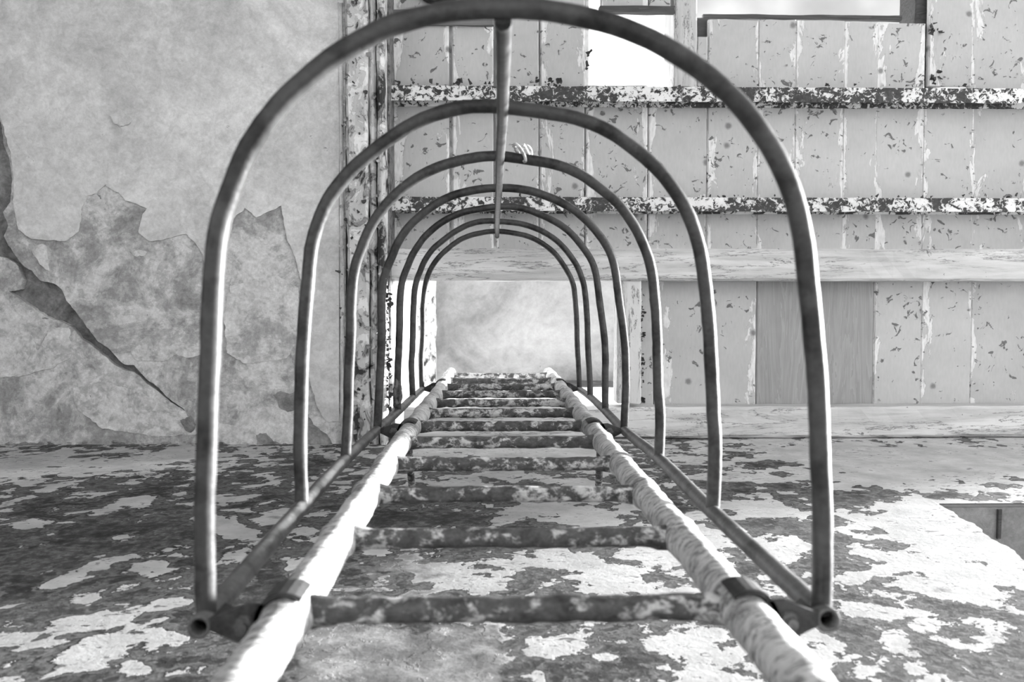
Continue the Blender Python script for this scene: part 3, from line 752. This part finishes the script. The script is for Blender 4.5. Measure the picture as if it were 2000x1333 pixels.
# brackets: a saddle on the rail, an arm to the cage bar and its bolts
def bracket(side, i):
    z = HZ[i]-.005; bar = P(*((LB, RB)[side > 0][i]), z); rl = rail_pt(side, z)
    d = (bar-rl); d.z = 0; L = d.length; ux = d/L; bm = bmesh.new()
    uy = Vector((-ux.y, ux.x, 0))
    if uy.y > 0: uy = -uy                                         # towards the room
    # saddle: bent plate round the rail's room side
    R0 = .0275; n = 10; hh = .024
    a0, a1 = math.radians(-25), math.radians(128); rows = []
    for k in range(n+1):
        th = a0+(a1-a0)*k/n; dirv = ux*math.cos(th)+uy*math.sin(th)
        rows.append([bm.verts.new(rl+dirv*r+Vector((0, 0, zz))) for r, zz in ((R0, -hh), (R0+.005, -hh), (R0+.005, hh), (R0, hh))])
    for k in range(n):
        for j in range(4): bm.faces.new((rows[k][j], rows[k][(j+1) % 4], rows[k+1][(j+1) % 4], rows[k+1][j]))
    bm.faces.new(rows[0]); bm.faces.new(rows[-1][::-1])
    # arm: plate that widens to a gusset at the bar
    A = [(R0-.002, .004), (L*.55, .006), (L*.72, .020), (L-.004, .045), (L-.004, -.006), (L*.6, -.012), (R0-.002, -.012)]
    lo = [bm.verts.new(rl+ux*x+Vector((0, 0, y))+uy*-.004) for x, y in A]; hi = [bm.verts.new(rl+ux*x+Vector((0, 0, y))+uy*.004) for x, y in A]
    bm.faces.new(lo); bm.faces.new(hi[::-1])
    for k in range(len(A)): bm.faces.new((lo[k], lo[(k+1) % len(A)], hi[(k+1) % len(A)], hi[k]))
    # foot plate lying flat, seen from below
    B = [(R0*.6, -.02), (R0+.012, -.024), (L-.012, -.006), (L-.012, .008), (R0+.01, .022), (R0*.6, .02)]
    lo = [bm.verts.new(rl+ux*x+uy*y+Vector((0, 0, -hh))) for x, y in B]; hi = [bm.verts.new(rl+ux*x+uy*y+Vector((0, 0, -hh+.005))) for x, y in B]
    bm.faces.new(lo); bm.faces.new(hi[::-1])
    for k in range(len(B)): bm.faces.new((lo[k], lo[(k+1) % len(B)], hi[(k+1) % len(B)], hi[k]))
    o = under(bm_obj('bracket', bm, M_BRACKET), lad)
    c = rl+ux*(R0+.014)+Vector((0, 0, -hh))
    bm = bmesh.new()
    for rad, z0, z1, ns in ((.011, 0, -.008, 6), (.006, -.008, -.016, 10)):
        lo = [bm.verts.new(c+Vector((rad*math.cos(6.283*q/ns), rad*math.sin(6.283*q/ns), z0))) for q in range(ns)]
        hi = [bm.verts.new(v.co+Vector((0, 0, z1-z0))) for v in lo]
        bm.faces.new(lo[::-1]); bm.faces.new(hi)
        for q in range(ns): bm.faces.new((lo[q], lo[(q+1) % ns], hi[(q+1) % ns], hi[q]))
    bo = bm_obj('bolt', bm, M_CLUMP); bo.parent = o
for i in (0, 3, 6):
    for s in (-1, 1): bracket(s, i)
# wall struts behind the rails
for s, z0, z1, xo in ((1, 2.17, 2.66, .052), (-1, 2.28, 2.72, -.03)):
    a = rail_pt(s, z0); b = Vector((a.x+xo, YW-.004, H+z1))
    under(mesh_obj('wall_strut', *tube([a.lerp(b, t/10) for t in range(11)], .011, 10, True, .001, 50), M_RUNG, None, True), lad)
    c = b; bm = bmesh.new(); add_box(bm, c-Vector((.04, .006, .03)), c+Vector((.04, .003, .03)))
    under(bm_obj('wall_flange', bm, M_BRACKET), lad)
for s in (-1, 1):                                                    # feet of the rails
    a = rail_pt(s, -H); bm = bmesh.new(); add_box(bm, a+Vector((-.05, -.05, 0)), a+Vector((.05, .05, .008))); under(bm_obj('foot_plate', bm, M_BRACKET), lad)

# ------------------------------------------------------------------ small things caught on the cage
def clump(name, c, dims, label, cat, mat, seed):
    bm = bmesh.new(); bmesh.ops.create_icosphere(bm, subdivisions=4, radius=1)
    for v in bm.verts:
        d = v.co.copy(); k = 1+.55*mn.noise(d*1.7+Vector((seed, 0, 0)))+.3*mn.noise(d*4.5+Vector((0, seed, 0)))
        v.co = Vector((d.x*dims[0], d.y*dims[1], d.z*dims[2]))*k+c
    return tag(bm_obj(name, bm, mat, None, True), label, cat)
clump('dirt_nest', P(776, 772, 2.80), (.016, .042, .03), 'dark lump of dried dirt stuck to a cage hoop beside the hatch', 'lump', M_CLUMP, 3)
bm = bmesh.new(); c = P(1022, 304, 1.857)
V1, F1 = tube([c+Vector((.02*math.sin(t*.9)*math.cos(t*.31), -.004+.019*math.cos(t*1.1), .016*math.sin(t*.7))) for t in np.linspace(0, 14, 90)], .0035, 6, True)
o = tag(mesh_obj('wire_knot', V1, F1, M_RAIL, None, True), 'pale twisted rag of wire tied round a cage hoop near the strap', 'wire')
a = P(620, 884, zp-.02); b = Vector((a.x-.01, YW+.01, a.z-.34))
tag(mesh_obj('iron_peg', *tube([a, a.lerp(b, .5)+Vector((.004, 0, 0)), b], .007, 10, True), M_BRACKET, None, True), 'thin rusty iron rod leaning from ceiling corner to wall', 'rod')
